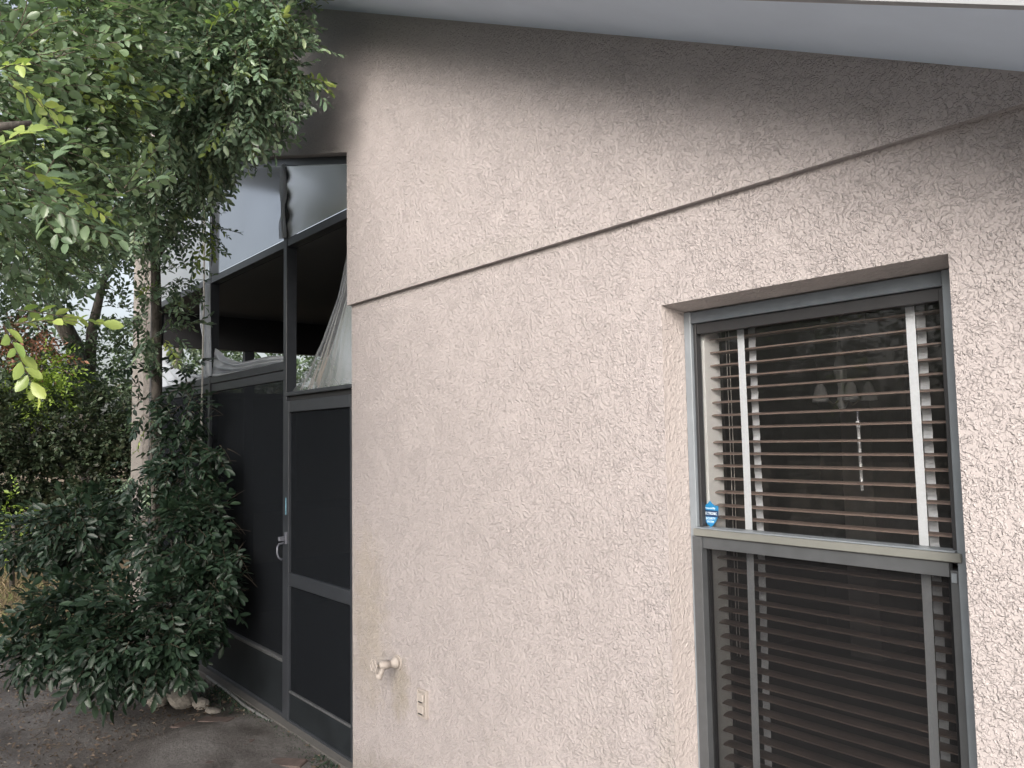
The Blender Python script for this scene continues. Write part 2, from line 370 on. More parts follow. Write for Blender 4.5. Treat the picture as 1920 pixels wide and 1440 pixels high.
uw.prism([(ex, BZ), (-.375, BZ), (ex, roofz(ex) + .02)], 1, -.022, T)
uw.prism([(XL, opz(-7.29)), (-7.29, opz(-7.29)), (ex, opz(ex)), (ex, roofz(ex) + .02), (XL, roofz(XL) + .02)], 1, -.022, T)
upper_wall = uw.build('gable_wall', 'stucco', house)
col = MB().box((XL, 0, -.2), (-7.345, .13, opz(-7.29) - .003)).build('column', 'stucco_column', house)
MB().box((.148, .003, -.2), (.0, 8, 1.95)).build('side_wall', 'stucco', house)
# reveals of the window opening
RD = .107
rv = MB()
for q in (((WX0, 0, WZ0), (WX0, RD + .06, WZ0), (WX0, RD + .06, WZ1), (WX0, 0, WZ1)), ((WX1, 0, WZ0), (WX1, RD + .06, WZ0), (WX1, RD + .06, WZ1), (WX1, 0, WZ1)),
          ((WX0, 0, WZ1), (WX1, 0, WZ1), (WX1, RD + .06, WZ1 - .018), (WX0, RD + .06, WZ1 - .018)), ((WX0, -.0, WZ0), (WX1, 0, WZ0), (WX1, RD + .06, WZ0 + .01), (WX0, RD + .06, WZ0 + .01))):
    rv.bm.faces.new([rv.bm.verts.new(p) for p in q])
rv.build('window_reveal', 'stucco_reveal', house)
# rake soffit, fascia, roof
def rake(name, mat, y0, y1, dz0, dz1, x0=-11.0, x1=.55):
    m = MB(); z = roofz
    v = [m.bm.verts.new((x, y, z(x) + d)) for x in (x0, x1) for y in (y0, y1) for d in (dz0, dz1)]
    for q in ((0, 1, 3, 2), (4, 6, 7, 5), (0, 4, 5, 1), (2, 3, 7, 6), (0, 2, 6, 4), (1, 5, 7, 3)): m.bm.faces.new([v[i] for i in q])
    return m.build(name, mat, house)
rake('soffit', 'soffit', -.42, .05, .0, .03)
rake('fascia', 'fascia', -.445, -.422, -.002, .15)
rake('roof', 'shingle', -.47, 9, .155, .19)
# porch interior shell
PX0 = -7.30
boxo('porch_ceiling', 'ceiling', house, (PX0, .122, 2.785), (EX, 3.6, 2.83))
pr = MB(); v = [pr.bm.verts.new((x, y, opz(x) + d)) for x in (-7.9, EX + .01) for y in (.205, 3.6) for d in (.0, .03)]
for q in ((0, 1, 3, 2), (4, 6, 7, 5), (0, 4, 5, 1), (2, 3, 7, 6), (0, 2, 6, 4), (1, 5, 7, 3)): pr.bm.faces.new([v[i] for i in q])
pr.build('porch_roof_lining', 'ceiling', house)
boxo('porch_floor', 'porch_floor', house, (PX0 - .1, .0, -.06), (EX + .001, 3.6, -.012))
boxo('porch_back_wall', 'stucco', house, (PX0 - .1, 3.6, -.2), (EX, 3.75, 4.4))
boxo('porch_side_wall', 'stucco', house, (EX - .004, .205, -.2), (EX + .1, 3.6, 3.2))
# room behind the window
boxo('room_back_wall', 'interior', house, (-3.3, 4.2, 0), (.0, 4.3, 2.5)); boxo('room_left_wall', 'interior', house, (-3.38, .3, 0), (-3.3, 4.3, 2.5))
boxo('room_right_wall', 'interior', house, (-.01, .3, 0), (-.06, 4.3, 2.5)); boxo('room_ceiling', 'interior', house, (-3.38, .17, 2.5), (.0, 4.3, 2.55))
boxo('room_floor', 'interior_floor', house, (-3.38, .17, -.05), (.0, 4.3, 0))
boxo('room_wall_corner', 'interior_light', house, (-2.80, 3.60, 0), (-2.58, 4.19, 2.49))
fw = MB()
for q in (((-3.3, -.0), (WX0 - .0, 0), (WX0 - .0, 2.5), (-3.3, 2.5)), ((WX1, 0), (-.06, 0), (-.06, 2.5), (WX1, 2.5)), ((WX0, WZ1), (WX1, WZ1), (WX1, 2.5), (WX0, 2.5)), ((WX0, 0), (WX1, 0), (WX1, WZ0), (WX0, WZ0))):
    fw.bm.faces.new([fw.bm.verts.new((a, .31, b)) for a, b in q])
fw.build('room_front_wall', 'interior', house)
rt = MB(); rx0, rx1 = WX0 + .034, WX1 - .004
rt.box((WX0, .165, WZ0), (rx0, .245, WZ1)); rt.box((rx1, .165, WZ0), (WX1, .31, WZ1)); rt.box((rx0, .165, WZ1 - .02), (rx1, .31, WZ1)); rt.box((rx0, .165, WZ0), (rx1, .31, WZ0 + .03))
rt.build('window_return', 'white', house)
sp = boxo('switch_plate', 'interior_light', house, (-2.76, 3.588, .90), (-2.66, 3.598, 1.02))

# window in its opening: window > frame pieces
win = bpy.data.objects.new('window', None); COL.objects.link(win); win.parent = house; win.matrix_parent_inverse = Matrix.Translation(-house.location)
def wb(name, mat, a, b, bev=.0015): return MB().box(a, b, bev).build(name, mat, win)
FY = RD
fr = MB()
fr.box((WX0 + .001, FY, WZ0 + .01), (WX0 + .026, FY + .055, WZ1 - .014), .0015)
fr.box((WX1 - .058, FY, WZ0 + .01), (WX1 - .001, FY + .055, WZ1 - .014), .0015)
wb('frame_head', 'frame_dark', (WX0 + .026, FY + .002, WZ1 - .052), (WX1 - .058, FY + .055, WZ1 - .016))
fr.box((WX0 + .026, FY + .002, WZ0 + .011), (WX1 - .058, FY + .055, WZ0 + .04), .0015)
fr.build('frame', 'winframe', win)
sa = MB(); sx0, sx1 = WX0 + .027, WX1 - .059
sa.box((sx0, FY + .012, 1.316), (sx0 + .010, FY + .036, WZ1 - .053), .001); sa.box((sx1 - .012, FY + .012, 1.316), (sx1, FY + .05, WZ1 - .053), .001)
sa.box((sx0 + .012, FY + .014, WZ1 - .085), (sx1 - .012, FY + .05, WZ1 - .053), .001)
sa.build('upper_sash', 'gasket', win)
mr_ = MB(); mr_.box((sx0 - .012, FY - .006, 1.289), (sx1 + .012, FY + .05, 1.3115), .002); mr_.build('meeting_rail', 'winframe_face', win)
lg = MB(); lg.box((sx0, FY - .0075, 1.3118), (sx1, FY + .045, 1.3158), .001); lg.build('rail_ledge', 'winframe', win)
def pane(name, x0, x1, z0, z1, y):
    m = MB(); m.bm.faces.new([m.bm.verts.new(p) for p in ((x0, y, z0), (x1, y, z0), (x1, y, z1), (x0, y, z1))]); return m.build(name, 'glass', win)
pane('upper_pane', sx0 + .006, sx1 - .006, 1.31, WZ1 - .06, FY + .034)
ls = MB()
ls.box((WX0 + .010, FY - .004, WZ0 + .042), (sx0 + .016, FY + .030, 1.287), .001); ls.box((sx1 - .020, FY + .010, WZ0 + .042), (sx1 + .004, FY + .030, 1.268), .001)
ls.box((sx0 + .016, FY + .004, 1.252), (sx1 - .020, FY + .030, 1.287), .001); ls.box((sx0 + .020, FY + .012, WZ0 + .042), (sx1 - .020, FY + .030, WZ0 + .07), .001)
ls.build('screen_frame', 'screen_frame', win)
for x0_, x1_ in ((sx0, sx0 + .016), (sx1 - .034, sx1)): wb('lower_sash_stile', 'gasket', (x0_, FY + .032, WZ0 + .042), (x1_, FY + .05, 1.268), .001)
for x in (sx0 + .004, sx1 - .016): wb('screen_clip', 'winframe', (x, FY + .004, 1.240), (x + .012, FY + .009, 1.262), .001)
wb('insect_screen', 'win_screen', (sx0 + .018, FY + .020, WZ0 + .06), (sx1 - .018, FY + .0215, 1.256), 0)
pane('lower_pane', sx0 + .012, sx1 - .03, WZ0 + .05, 1.271, FY + .044)

# ------------------------------------------------------------------ blinds
bl = empty('venetian_blind', (-1.09, .215, 1.98), 'brown slatted venetian blind with wide grey ladder tapes hanging open inside the window', 'window blind')
bx0, bx1 = -1.4765, -.702; by0, by1 = .192, .242
MB().box((bx0, by0 - .006, 1.935), (bx1, by1 + .004, 1.975), .002).build('head_rail', 'gasket', bl)
def slat_mesh():
    m = MB(); n = 5
    def f(u, v):
        t = v * 2 - 1; return (bx0 + (bx1 - bx0) * u, by0 + (by1 - by0) * v, -.0042 * t * t)
    m.grid(f, 6, n)
    r = bmesh.ops.extrude_face_region(m.bm, geom=m.bm.faces[:])
    bmesh.ops.translate(m.bm, verts=[e for e in r['geom'] if isinstance(e, bmesh.types.BMVert)], vec=(0, 0, .0034))
    return m.mesh('slat')
sm_ = slat_mesh(); first = True; z = 1.905; k = 0
while z > WZ0 + .055:
    if first: o = link('slat', sm_, 'slat', bl); first = False; proto = o
    else: o = proto.copy(); COL.objects.link(o)
    o.location = (random.uniform(-.002, .002), 0, z + random.uniform(-.0012, .0012)); o.rotation_euler = (random.uniform(-.012, .012), random.uniform(-.0012, .0012), 0)
    z -= .0405; k += 1
def tape(x, y, w_, amp):
    m = MB()
    def f(u, v):
        z_ = WZ0 + .035 + (1.905 - WZ0) * v
        return (x + w_ * u + .0025 * math.sin(v * 5 + x), y + amp * math.sin(v * 2 * math.pi * 32.3), z_)
    m.grid(f, 1, 130 if amp else 30)
    r = bmesh.ops.extrude_face_region(m.bm, geom=m.bm.faces[:])
    bmesh.ops.translate(m.bm, verts=[e for e in r['geom'] if isinstance(e, bmesh.types.BMVert)], vec=(0, .0008, 0))
    return m.build('ladder_tape', 'tape', bl)
tape(-1.370, by0 - .004, .024, 0); tape(-.864, by0 - .004, .023, 0)
tape(-1.368, by1 + .004, .024, .0015); tape(-.862, by1 + .004, .023, .0015)
MB().box((bx0, by0, WZ0 + .018), (bx1, by1, WZ0 + .034), .003).build('bottom_rail', 'slat', bl)
for x in (-1.463, -1.452): MB().tube([(x, .262, 1.94), (x + .002, .262, 1.5), (x - .001, .262, .9)], .0013, 5).build('pull_cord', 'cord', bl)
MB().tube([(-1.041, .262, 1.63), (-1.040, .262, 1.60), (-1.038, .262, 1.437)], [.006, .0042, .0042], 6).build('tilt_wand', 'wand', bl)
MB().tube([(-1.041, .262, 1.66), (-1.041, .262, 1.625)], .003, 6).build('wand_hook', 'handle', bl)

# alarm sticker
st = empty('alarm_sticker', (-1.458, FY + .03, 1.35), 'small blue shield shaped alarm sticker in lower left corner of upper window pane', 'sticker')
sy = FY + .0325; sc = .0305; cx, cz = -1.4585, 1.357
shield = [(-1, .78), (-.55, .80), (-.25, 1.0), (0, 1.28), (.25, 1.0), (.55, .80), (1, .78), (.97, .2), (.9, -.3), (.65, -.8), (.35, -1.15), (0, -1.42), (-.35, -1.15), (-.65, -.8), (-.9, -.3), (-.97, .2)]
MB().prism([(cx + a * sc, cz + b_ * sc) for a, b_ in shield], 1, sy, sy + .0008).build('shield', 'sticker_blue', st)
MB().box((cx - .029, sy - .0006, cz - .011), (cx + .029, sy, cz + .009)).build('dark_band', 'sticker_dark', st)
def text(s, size, x, z_, y, mat, parent, wscale=1.0, name='lettering'):
    cu = bpy.data.curves.new('t', 'FONT'); cu.body = s; cu.size = size; cu.align_x = 'CENTER'; cu.align_y = 'CENTER'; cu.extrude = .0001; cu.resolution_u = 2; cu.offset = 0
    ob = bpy.data.objects.new('t', cu); COL.objects.link(ob); dg = bpy.context.evaluated_depsgraph_get()
    me = bpy.data.meshes.new_from_object(ob.evaluated_get(dg)); bpy.data.objects.remove(ob)
    me.transform(Matrix.Translation((x, y, z_)) @ Matrix.Rotation(math.pi / 2, 4, 'X') @ Matrix.Diagonal((wscale, 1, 1, 1)))
    return link(name, me, mat, parent)
text('Protected By', .0085, cx, cz + .0155, sy - .0004, 'sticker_white', st, .85)
text('ELECTRONIC', .0115, cx, cz - .001, sy - .001, 'sticker_white', st, .74)
text('SECURITY', .0100, cx, cz - .0165, sy - .0004, 'sticker_white', st, .84)
text('SYSTEM', .0090, cx, cz - .0265, sy - .0004, 'sticker_white', st, .82)

# chandelier inside
ch = empty('chandelier', (-1.54, 1.16, 1.8), 'small dim chandelier with glass shades hanging in the dark room behind the window', 'chandelier')
c0 = Vector((-1.54, 1.16, 1.80))
MB().tube([c0 + Vector((0, 0, .69)), c0 + Vector((0, 0, .16))], .004, 6).build('chain', 'brass', ch)
MB().tube([c0 + Vector((0, 0, .17)), c0 + Vector((0, 0, .13)), c0 + Vector((0, 0, .05)), c0 + Vector((0, 0, -.02)), c0 + Vector((0, 0, -.09)), c0 + Vector((0, 0, -.12))], [.006, .012, .03, .012, .022, .004], 10).build('stem', 'shade_glass', ch, True)
for i in range(5):
    a = i * 2 * math.pi / 5 + .5; d = Vector((math.cos(a), math.sin(a), 0))
    MB().tube([c0 + Vector((0, 0, -.06)), c0 + d * .04 + Vector((0, 0, -.09)), c0 + d * .08 + Vector((0, 0, -.06)), c0 + d * .10 + Vector((0, 0, -.0))], .004, 6).build('arm', 'brass', ch)
    MB().tube([c0 + d * .10 + Vector((0, 0, .0)), c0 + d * .10 + Vector((0, 0, -.02)), c0 + d * .10 + Vector((0, 0, -.075))], [.008, .02, .034], 10, False).build('glass_shade', 'shade_glass', ch, True)

# ------------------------------------------------------------------ hose bib and outlet
hb = empty('hose_bib', (-3.07, 0, .60), 'beige painted garden tap with small round wheel low on the stucco wall', 'faucet')
p0 = Vector((-3.07, 0, .600))
MB().tube([p0 + Vector((0, .002, 0)), p0 + Vector((0, -.006, 0))], .034, 12).build('wall_flange', 'paint', hb)
MB().tube([p0 + Vector((0, -.004, 0)), p0 + Vector((0, -.02, .0)), p0 + Vector((0, -.034, .0)), p0 + Vector((0, -.05, -.001)), p0 + Vector((0, -.052, 0)), p0 + Vector((0, -.085, .003)), p0 + Vector((0, -.10, .005))], [.024, .026, .017, .015, .020, .018, .014], 10).build('body', 'paint', hb, True)
MB().tube([p0 + Vector((0, -.080, -.004)), p0 + Vector((0, -.088, -.022)), p0 + Vector((0, -.096, -.036)), p0 + Vector((0, -.097, -.037)), p0 + Vector((0, -.103, -.052))], [.013, .014, .013, .017, .016], 10).build('spout', 'paint', hb, True)
MB().tube([p0 + Vector((0, -.10, .005)), p0 + Vector((0, -.125, .010))], .005, 6).build('valve_stem', 'brass', hb)
wh = MB(); wc = p0 + Vector((0, -.126, .010))
wh.tube([wc + Vector((.027 * math.cos(t), 0, .027 * math.sin(t))) * (1 + .10 * math.cos(6 * t)) if False else wc + Vector((math.cos(t), 0, math.sin(t))) * .027 * (1 + .1 * math.cos(6 * t)) for t in [i * 2 * math.pi / 36 for i in range(37)]], .0042, 5, False)
for i in range(3):
    a = i * math.pi / 3; d = Vector((math.cos(a), 0, math.sin(a))) * .025; wh.tube([wc - d, wc + d], .003, 5)
wh.build('wheel_handle', 'paint', hb)
oc = empty('outlet_box', (-2.862, 0, .472), 'beige painted double electrical outlet cover on the stucco wall right of the garden tap', 'outlet')
ox0, ox1, oz0, oz1 = -2.897, -2.827, .413, .530
pf = MB(); pf.box((ox0, -.014, oz0), (ox1, .002, oz0 + .008), .0015); pf.box((ox0, -.014, oz1 - .008), (ox1, .002, oz1), .0015)
pf.box((ox1 - .008, -.0142, oz0 + .008), (ox1, .002, oz1 - .008), .0015); pf.box((ox0, -.0142, oz0 + .008), (ox0 + .008, .002, oz1 - .008), .0015); pf.build('cover_frame', 'paint', oc)
boxo('cover_plate', 'paint', oc, (ox0 + .004, -.006, oz0 + .004), (ox1 - .004, .001, oz1 - .004))
for zc in (.496, .447):
    fl = MB().box((ox0 + .014, -.018, zc - .017), (ox1 - .018, -.006, zc + .017), .003).build('outlet_flap', 'paint', oc)
    boxo('flap_slot', 'gasket', fl, (ox0 + .018, -.0215, zc - .0185), (ox1 - .026, -.0085, zc - .0165))

# ------------------------------------------------------------------ screen enclosure
en = empty('screen_enclosure', (-5.4, .08, 0), 'dark bronze aluminium screen framing that fills the porch opening beside the stucco wall', 'screen enclosure')
def eb(name, mat, a, b, bev=.002, parent=None): return MB().box(a, b, bev).build(name, mat, parent or en)
Y0, Y1 = .05, .115
def post(x0, x1, z0, z1): return eb('post', 'bronze', (x0, Y0, z0), (x1, Y1, z1))
post(-4.452, -4.405, -.03, opz(-4.43) - .05); post(-5.80, -5.758, -.03, opz(-5.8) - .05); post(-7.343, -7.24, -.03, opz(-7.26) - .05)
post(-3.556, -3.502, -.03, opz(-3.5) - .03)
m = MB(); v = [m.bm.verts.new((x, y, opz(x) + d)) for x in (-7.286, -3.5) for y in (Y0 - .004, Y1 + .004) for d in (-.045, -.002)]
for q in ((0, 1, 3, 2), (4, 6, 7, 5), (0, 4, 5, 1), (2, 3, 7, 6), (0, 2, 6, 4), (1, 5, 7, 3)): m.bm.faces.new([v[i] for i in q])
m.build('top_beam', 'bronze', en)
bays = [(-7.24, -5.80), (-5.758, -4.452), (-4.405, -3.556)]
for i, (a, b_) in enumerate(bays):
    eb('cross_beam', 'bronze', (a, Y0 + .003, 2.782), (b_, Y1 - .003, 2.832))
for a, b_ in bays[:2]:
    eb('header', 'bronze', (a, Y0 + .003, 2.035), (b_, Y1 - .003, 2.085))
    eb('header', 'bronze', (a, Y0 + .012, 1.975), (b_, Y1 - .012, 2.032))
    eb('screen_panel', 'screen', (a + .001, Y0 + .02, .33), (b_ - .001, Y0 + .0215, 1.974), 0)
    eb('kick_rail', 'bronze_worn', (a, Y0 + .004, .300), (b_, Y1 - .006, .322))
    eb('kick_plate', 'dark_panel', (a + .001, Y0 + .012, .012), (b_ - .001, Y0 + .016, .300), 0)
    eb('sill_rail', 'bronze', (a, Y0 + .003, -.03), (b_, Y1 - .003, .012))
a, b_ = bays[2]
eb('header', 'bronze', (a, Y0 - .006, 1.872), (b_, Y1, 1.895)); eb('header', 'gasket', (a, Y0 + .02, 1.842), (b_, Y1, 1.872))
eb('threshold', 'bronze_worn', (a, Y0 - .012, -.06), (b_, Y1, -.045))
# door
dr = bpy.data.objects.new('screen_door', None); COL.objects.link(dr); dr.parent = en; dr.matrix_parent_inverse = Matrix.Translation(-en.location)
dx0, dx1, dy0, dy1 = a + .003, b_ - .003, Y0 - .004, Y0 + .028
def db(name, mat, p, q, bev=.002): return MB().box(p, q, bev).build(name, mat, dr)
db('stile', 'bronze', (dx0, dy0, -.042), (dx0 + .042, dy1, 1.84)); db('stile', 'bronze', (dx1 - .048, dy0, -.042), (dx1, dy1, 1.84))
db('rail', 'bronze', (dx0 + .042, dy0 + .001, 1.775), (dx1 - .048, dy1 - .001, 1.84)); db('rail', 'bronze', (dx0 + .042, dy0 + .001, .762), (dx1 - .048, dy1 - .001, .835))
db('rail', 'bronze_worn', (dx0 + .042, dy0 + .004, .150), (dx1 - .048, dy1 - .004, .162)); db('rail', 'bronze', (dx0 + .042, dy0 + .001, -.042), (dx1 - .048, dy1 - .001, .002))
db('kick_plate', 'dark_panel', (dx0 + .042, dy0 + .010, .002), (dx1 - .048, dy0 + .014, .150), 0)
db('screen_panel', 'screen', (dx0 + .041, dy0 + .016, .163), (dx1 - .047, dy0 + .0175, .761), 0); db('screen_panel', 'screen', (dx0 + .041, dy0 + .016, .836), (dx1 - .047, dy0 + .0175, 1.774), 0)
hx = dx0 + .020
db('handle_plate', 'handle', (hx - .012, dy0 - .012, 1.000), (hx + .012, dy0, 1.070))
MB().box((hx - .014, dy0 - .05, 1.02), (hx + .006, dy0 - .010, 1.045), .003).build('latch', 'handle', dr)
MB().tube([(hx - .004, dy0 - .012, 1.008), (hx - .008, dy0 - .045, 1.002), (hx - .010, dy0 - .055, .985), (hx - .008, dy0 - .056, .95), (hx - .004, dy0 - .048, .925), (hx, dy0 - .03, .912)], [.006, .006, .0055, .005, .005, .007], 8).build('pull_handle', 'handle', dr, True)
for zz in (1.63, .05): db('hinge', 'winframe', (dx1 - .012, dy0 - .006, zz), (dx1 + .002, dy0 - .0005, zz + .10), .001)
db('tape_scrap', 'bluetape', (hx - .019, dy0 - .0015, 1.17), (hx - .010, dy0 - .0002, 1.27), 0)
# far (left) side of the porch
fe = empty('far_screen_wall', (-7.3, 1.5, 0), 'dim far screen wall of the porch seen through the near screens, with post and cross bar', 'screen wall')
for y in (.88, 2.2, 3.4): MB().box((-7.32, y, 0), (-7.26, y + .09, 2.47)).build('post', 'bronze', fe)
MB().box((-7.33, .14, 2.472), (-7.25, 3.6, 2.784)).build('header', 'gasket', fe)
MB().box((-7.318, .14, .93), (-7.262, .878, 1.0)).build('cross_bar', 'bronze', fe); MB().box((-7.318, .972, .93), (-7.262, 2.198, 1.0)).build('cross_bar', 'bronze', fe)
MB().box((-7.318, .14, -.01), (-7.262, 3.6, .45)).build('kick_plate', 'dark_panel', fe)
MB().box((-7.29, .14, .452), (-7.2885, 3.6, 2.02)).build('screen_panel', 'screen', fe)
MB().box((-7.318, .14, 2.022), (-7.262, 3.6, 2.07)).build('header', 'bronze', fe)

# ------------------------------------------------------------------ plastic sheets
def sheet(name, fn, nu, nv, mat, label):
    m = MB(); m.grid(fn, nu, nv); o = m.build(name, mat, None, True); props(o, label, 'plastic sheet', 'plastic sheets on the porch screen'); return o
def lerp(a, b, t): return a + (b - a) * t
def panel(x0, x1):
    def f(u, v):
        x = lerp(x0, x1, u); z_ = lerp(2.834, opz(x) - .048, v)
        e = min(u, 1 - u, .15) / .15
        return (x, Y0 + .004 + .010 * math.sin(3.1 * u + 2 * v + x) * math.sin(math.pi * v) + (1 - e) * .006 * math.sin(v * 23 + x * 7), z_)
    return f
sheet('plastic_sheet', panel(-4.404, -3.503), 40, 24, 'film', 'taut hazy plastic sheet over the top bay above the screen door')
sheet('plastic_sheet', panel(-5.757, -4.453), 50, 26, 'film', 'taut hazy plastic sheet over the top middle bay, bright towards the tree')
sheet('plastic_sheet', panel(-7.239, -5.801), 50, 26, 'film', 'taut hazy plastic sheet over the top bay next to the column, behind the leaves')
# torn triangle beside the wall
eL = [(-4.30, 1.897), (-4.13, 2.02), (-3.96, 2.16), (-3.757, 2.37), (-3.62, 2.60), (-3.575, 2.75)]
def poly(pts, t):
    s_ = t * (len(pts) - 1); i = min(int(s_), len(pts) - 2); f_ = s_ - i; return (lerp(pts[i][0], pts[i + 1][0], f_), lerp(pts[i][1], pts[i + 1][1], f_))
def tri(u, v):
    a = poly(eL, v); x = lerp(a[0], -3.512, u); z_ = lerp(a[1], lerp(1.90, 2.78, v), u)
    fold = math.exp(-u * 5) * (1 - v) ** .5
    y = Y0 + .012 + .022 * fold * math.sin(u * 46 + 3 * v) + .014 * math.exp(-((u - .34 - .1 * v) / .035) ** 2) - .02 * math.exp(-(u / .02) ** 2) + .006 * math.sin(7 * u + 5 * v)
    return (x, y, z_)
sheet('plastic_sheet', tri, 90, 50, 'film_fold', 'torn triangular plastic sheet folded back against the stucco wall above the screen door')
top2 = [(-5.756, 2.30), (-5.6, 2.215), (-5.3, 2.17), (-4.9, 2.145), (-4.458, 2.115)]
def sag(u, v):
    a = poly(top2, u); base = 2.078
    z_ = lerp(base, a[1], v); s_ = math.sin(math.pi * u) ** .5
    return (a[0], Y0 + .035 - .03 * s_ * math.sin(v * 17 + u * 2.2) * (1 - .3 * v) - .02 * (1 - v), z_ + .012 * math.sin(u * 9) * v)
sheet('plastic_sheet', sag, 70, 36, 'film_white', 'bright rumpled plastic sheet sagging along the middle header')
top3 = [(-7.15, 2.50), (-7.0, 2.36), (-6.8, 2.25), (-6.55, 2.18), (-6.3, 2.15), (-5.81, 2.10)]
def sag3(u, v):
    a = poly(top3, u); z_ = lerp(2.078, a[1], v)
    return (a[0], Y0 + .03 - .03 * math.sin(v * 9 + u * 16) * (1 - u * .5), z_)
sheet('plastic_sheet', sag3, 60, 30, 'film_white', 'white folded plastic sheet sagging in the bay beside the column')
def strip(u, v):      # hangs along the middle post
    wt = [(-5.80, -5.775), (-5.96, -5.76), (-5.95, -5.745), (-5.86, -5.735), (-5.86, -5.72), (-5.87, -5.70)]
    i = min(int(v * 5), 4); f_ = v * 5 - i; l_ = lerp(wt[i][0], wt[i + 1][0], f_); r_ = lerp(wt[i][1], wt[i + 1][1], f_)
    return (lerp(l_, r_, u), Y0 - .012 + .014 * math.sin(u * 20 + v * 3), lerp(2.78, 2.09, v))
sheet('plastic_sheet', strip, 30, 40, 'film_white', 'narrow gathered plastic strip hanging down the middle post under the cross beam')
def bunch(x, zlo, zhi, wd):
    def f(u, v):
        z_ = lerp(zlo, zhi, v); w2 = wd * (.35 + .65 * abs(math.sin(v * 5.5 + 1)) )
        return (x + (u - .5) * w2, Y0 - .010 - .012 * math.sin(u * 12 + v * 9), z_)
    return f
sheet('plastic_sheet', bunch(-4.44, 2.84, 3.30, .075), 12, 30, 'film_white', 'bunched plastic wrapped on the post between the two upper bays')
wr = MB().tube([(-5.775, .0, 3.55), (-5.78, .01, 2.7), (-5.785, .0, 1.4), (-5.79, 0, .9)], .007, 6).build('hanging_cord', 'cord'); props(wr, 'thin grey cord hanging straight down in front of the middle porch post', 'cord')

# ------------------------------------------------------------------ bricks, rocks, edging, litter
pv = empty('brick_patch', (-4.1, -.45, 0), None, None, kind='structure')
bm_ = MB().box((-.098, -.047, -.03), (.098, .047, .03), .006).mesh('brick'); fb = None
ang = math.radians(38)
for i in range(-5, 6):
    for j in range(-8, 9):
        lx = i * .205 + (.1 if j % 2 else 0); ly = j * .1
        x = -4.15 + lx * math.cos(ang) - ly * math.sin(ang); y = -.45 + lx * math.sin(ang) + ly * math.cos(ang)
        if y > -.16 or x < -4.72 or x > -3.3 or y < -.66 or (x < -4.4 and random.random() < .5): continue
        if fb is None: o = link('brick', bm_, 'brick', pv); fb = o; o.matrix_parent_inverse = Matrix.Identity(4)
        else: o = fb.copy(); COL.objects.link(o)
        o.location = (x - pv.location.x + random.uniform(-.005, .005), y - pv.location.y + random.uniform(-.005, .005), -.044 + random.uniform(-.008, .008))
        o.rotation_euler = (random.uniform(-.04, .04), random.uniform(-.04, .04), ang + random.uniform(-.05, .05))
def rock(loc, r, label, sx=1, sy=1, sz=.7):
    o = MB().sphere((0, 0, 0), r, sx, sy, sz, 3, .16).build('rock', 'rock'); o.location = loc; o.rotation_euler = (.2, .3, random.uniform(0, 3)); props(o, label, 'rock'); return o
rock((-5.16, -.30, .0), .085, 'largest pale rock under the front edge of the shrub'); rock((-5.30, -.40, -.01), .07, 'rounded pale rock left of the largest one under the shrub')
rock((-5.05, -.22, -.02), .045, 'small rock between the large pale rock and the porch sill', 1.2); rock((-4.88, -.20, -.025), .035, 'small flat tan stone lying alone on the dirt near the porch sill', 1.5, 1, .5)
ed = MB().tube([(-5.6, -.0, -.02), (-5.1, -.012, -.022), (-4.8, -.03, -.02), (-4.5, -.015, -.025), (-4.46, .0, -.03)], .010, 6).build('edging_pipe', 'white_pipe'); props(ed, 'thin pale pipe lying along the foot of the porch kick plate', 'pipe')
# loose litter: dead leaves and pebbles
def scatter(name, n, fx, fy, size, mat, flat=.25):
    V = []; Fc = []
    for i in range(n):
        x, y = fx(), fy(); s_ = random.uniform(*size); a = random.uniform(0, 6.28); t = random.uniform(-flat, flat); t2 = random.uniform(-flat, flat)
        R_ = Matrix.Rotation(a, 3, 'Z') @ Matrix.Rotation(t, 3, 'X') @ Matrix.Rotation(t2, 3, 'Y'); b0 = len(V)
        for p in ((-1, 0, 0), (0, -.45, .12), (1, 0, 0), (0, .45, .12)):
            q = R_ @ Vector(p) * s_; V.append((x + q.x, y + q.y, -.03 + q.z + random.uniform(0, .012)))
        Fc.append((b0, b0 + 1, b0 + 2, b0 + 3))
    me = bpy.data.meshes.new(name); me.from_pydata(V, [], Fc); o = link(name, me, mat); return o
M['litter'] = leafmat('dead_leaf', [(0, (.045, .034, .026)), (.6, (.10, .070, .050)), (.93, (.13, .10, .075)), (1, (.28, .24, .19))], rough=.7, trans=.1)
o = scatter('leaf_litter', 11000, lambda: random.uniform(-8.5, -3.3), lambda: random.uniform(-2.4, .02), (.006, .018), 'litter'); props(o, 'small dead leaves and crumbs scattered on the damp dirt', 'leaf litter', kind='stuff')
tg = MB()
for i in range(90):
    x, y, a, l = random.uniform(-6.5, -3.5), random.uniform(-1.8, -.05), random.uniform(0, 3.14), random.uniform(.04, .16)
    tg.tube([(x, y, -.032), (x + l * .5 * math.cos(a), y + l * .5 * math.sin(a), -.026), (x + l * math.cos(a + .3), y + l * math.sin(a + .3), -.03)], .0018, 4)
o = tg.build('fallen_twigs', 'twig'); props(o, 'thin fallen twigs strewn over the dirt in front of the porch', 'twigs', kind='stuff')
M['grass'] = leafmat('dry_grass', [(0, (.13, .10, .06)), (.6, (.25, .19, .11)), (1, (.12, .15, .05))], rough=.8, trans=.2)
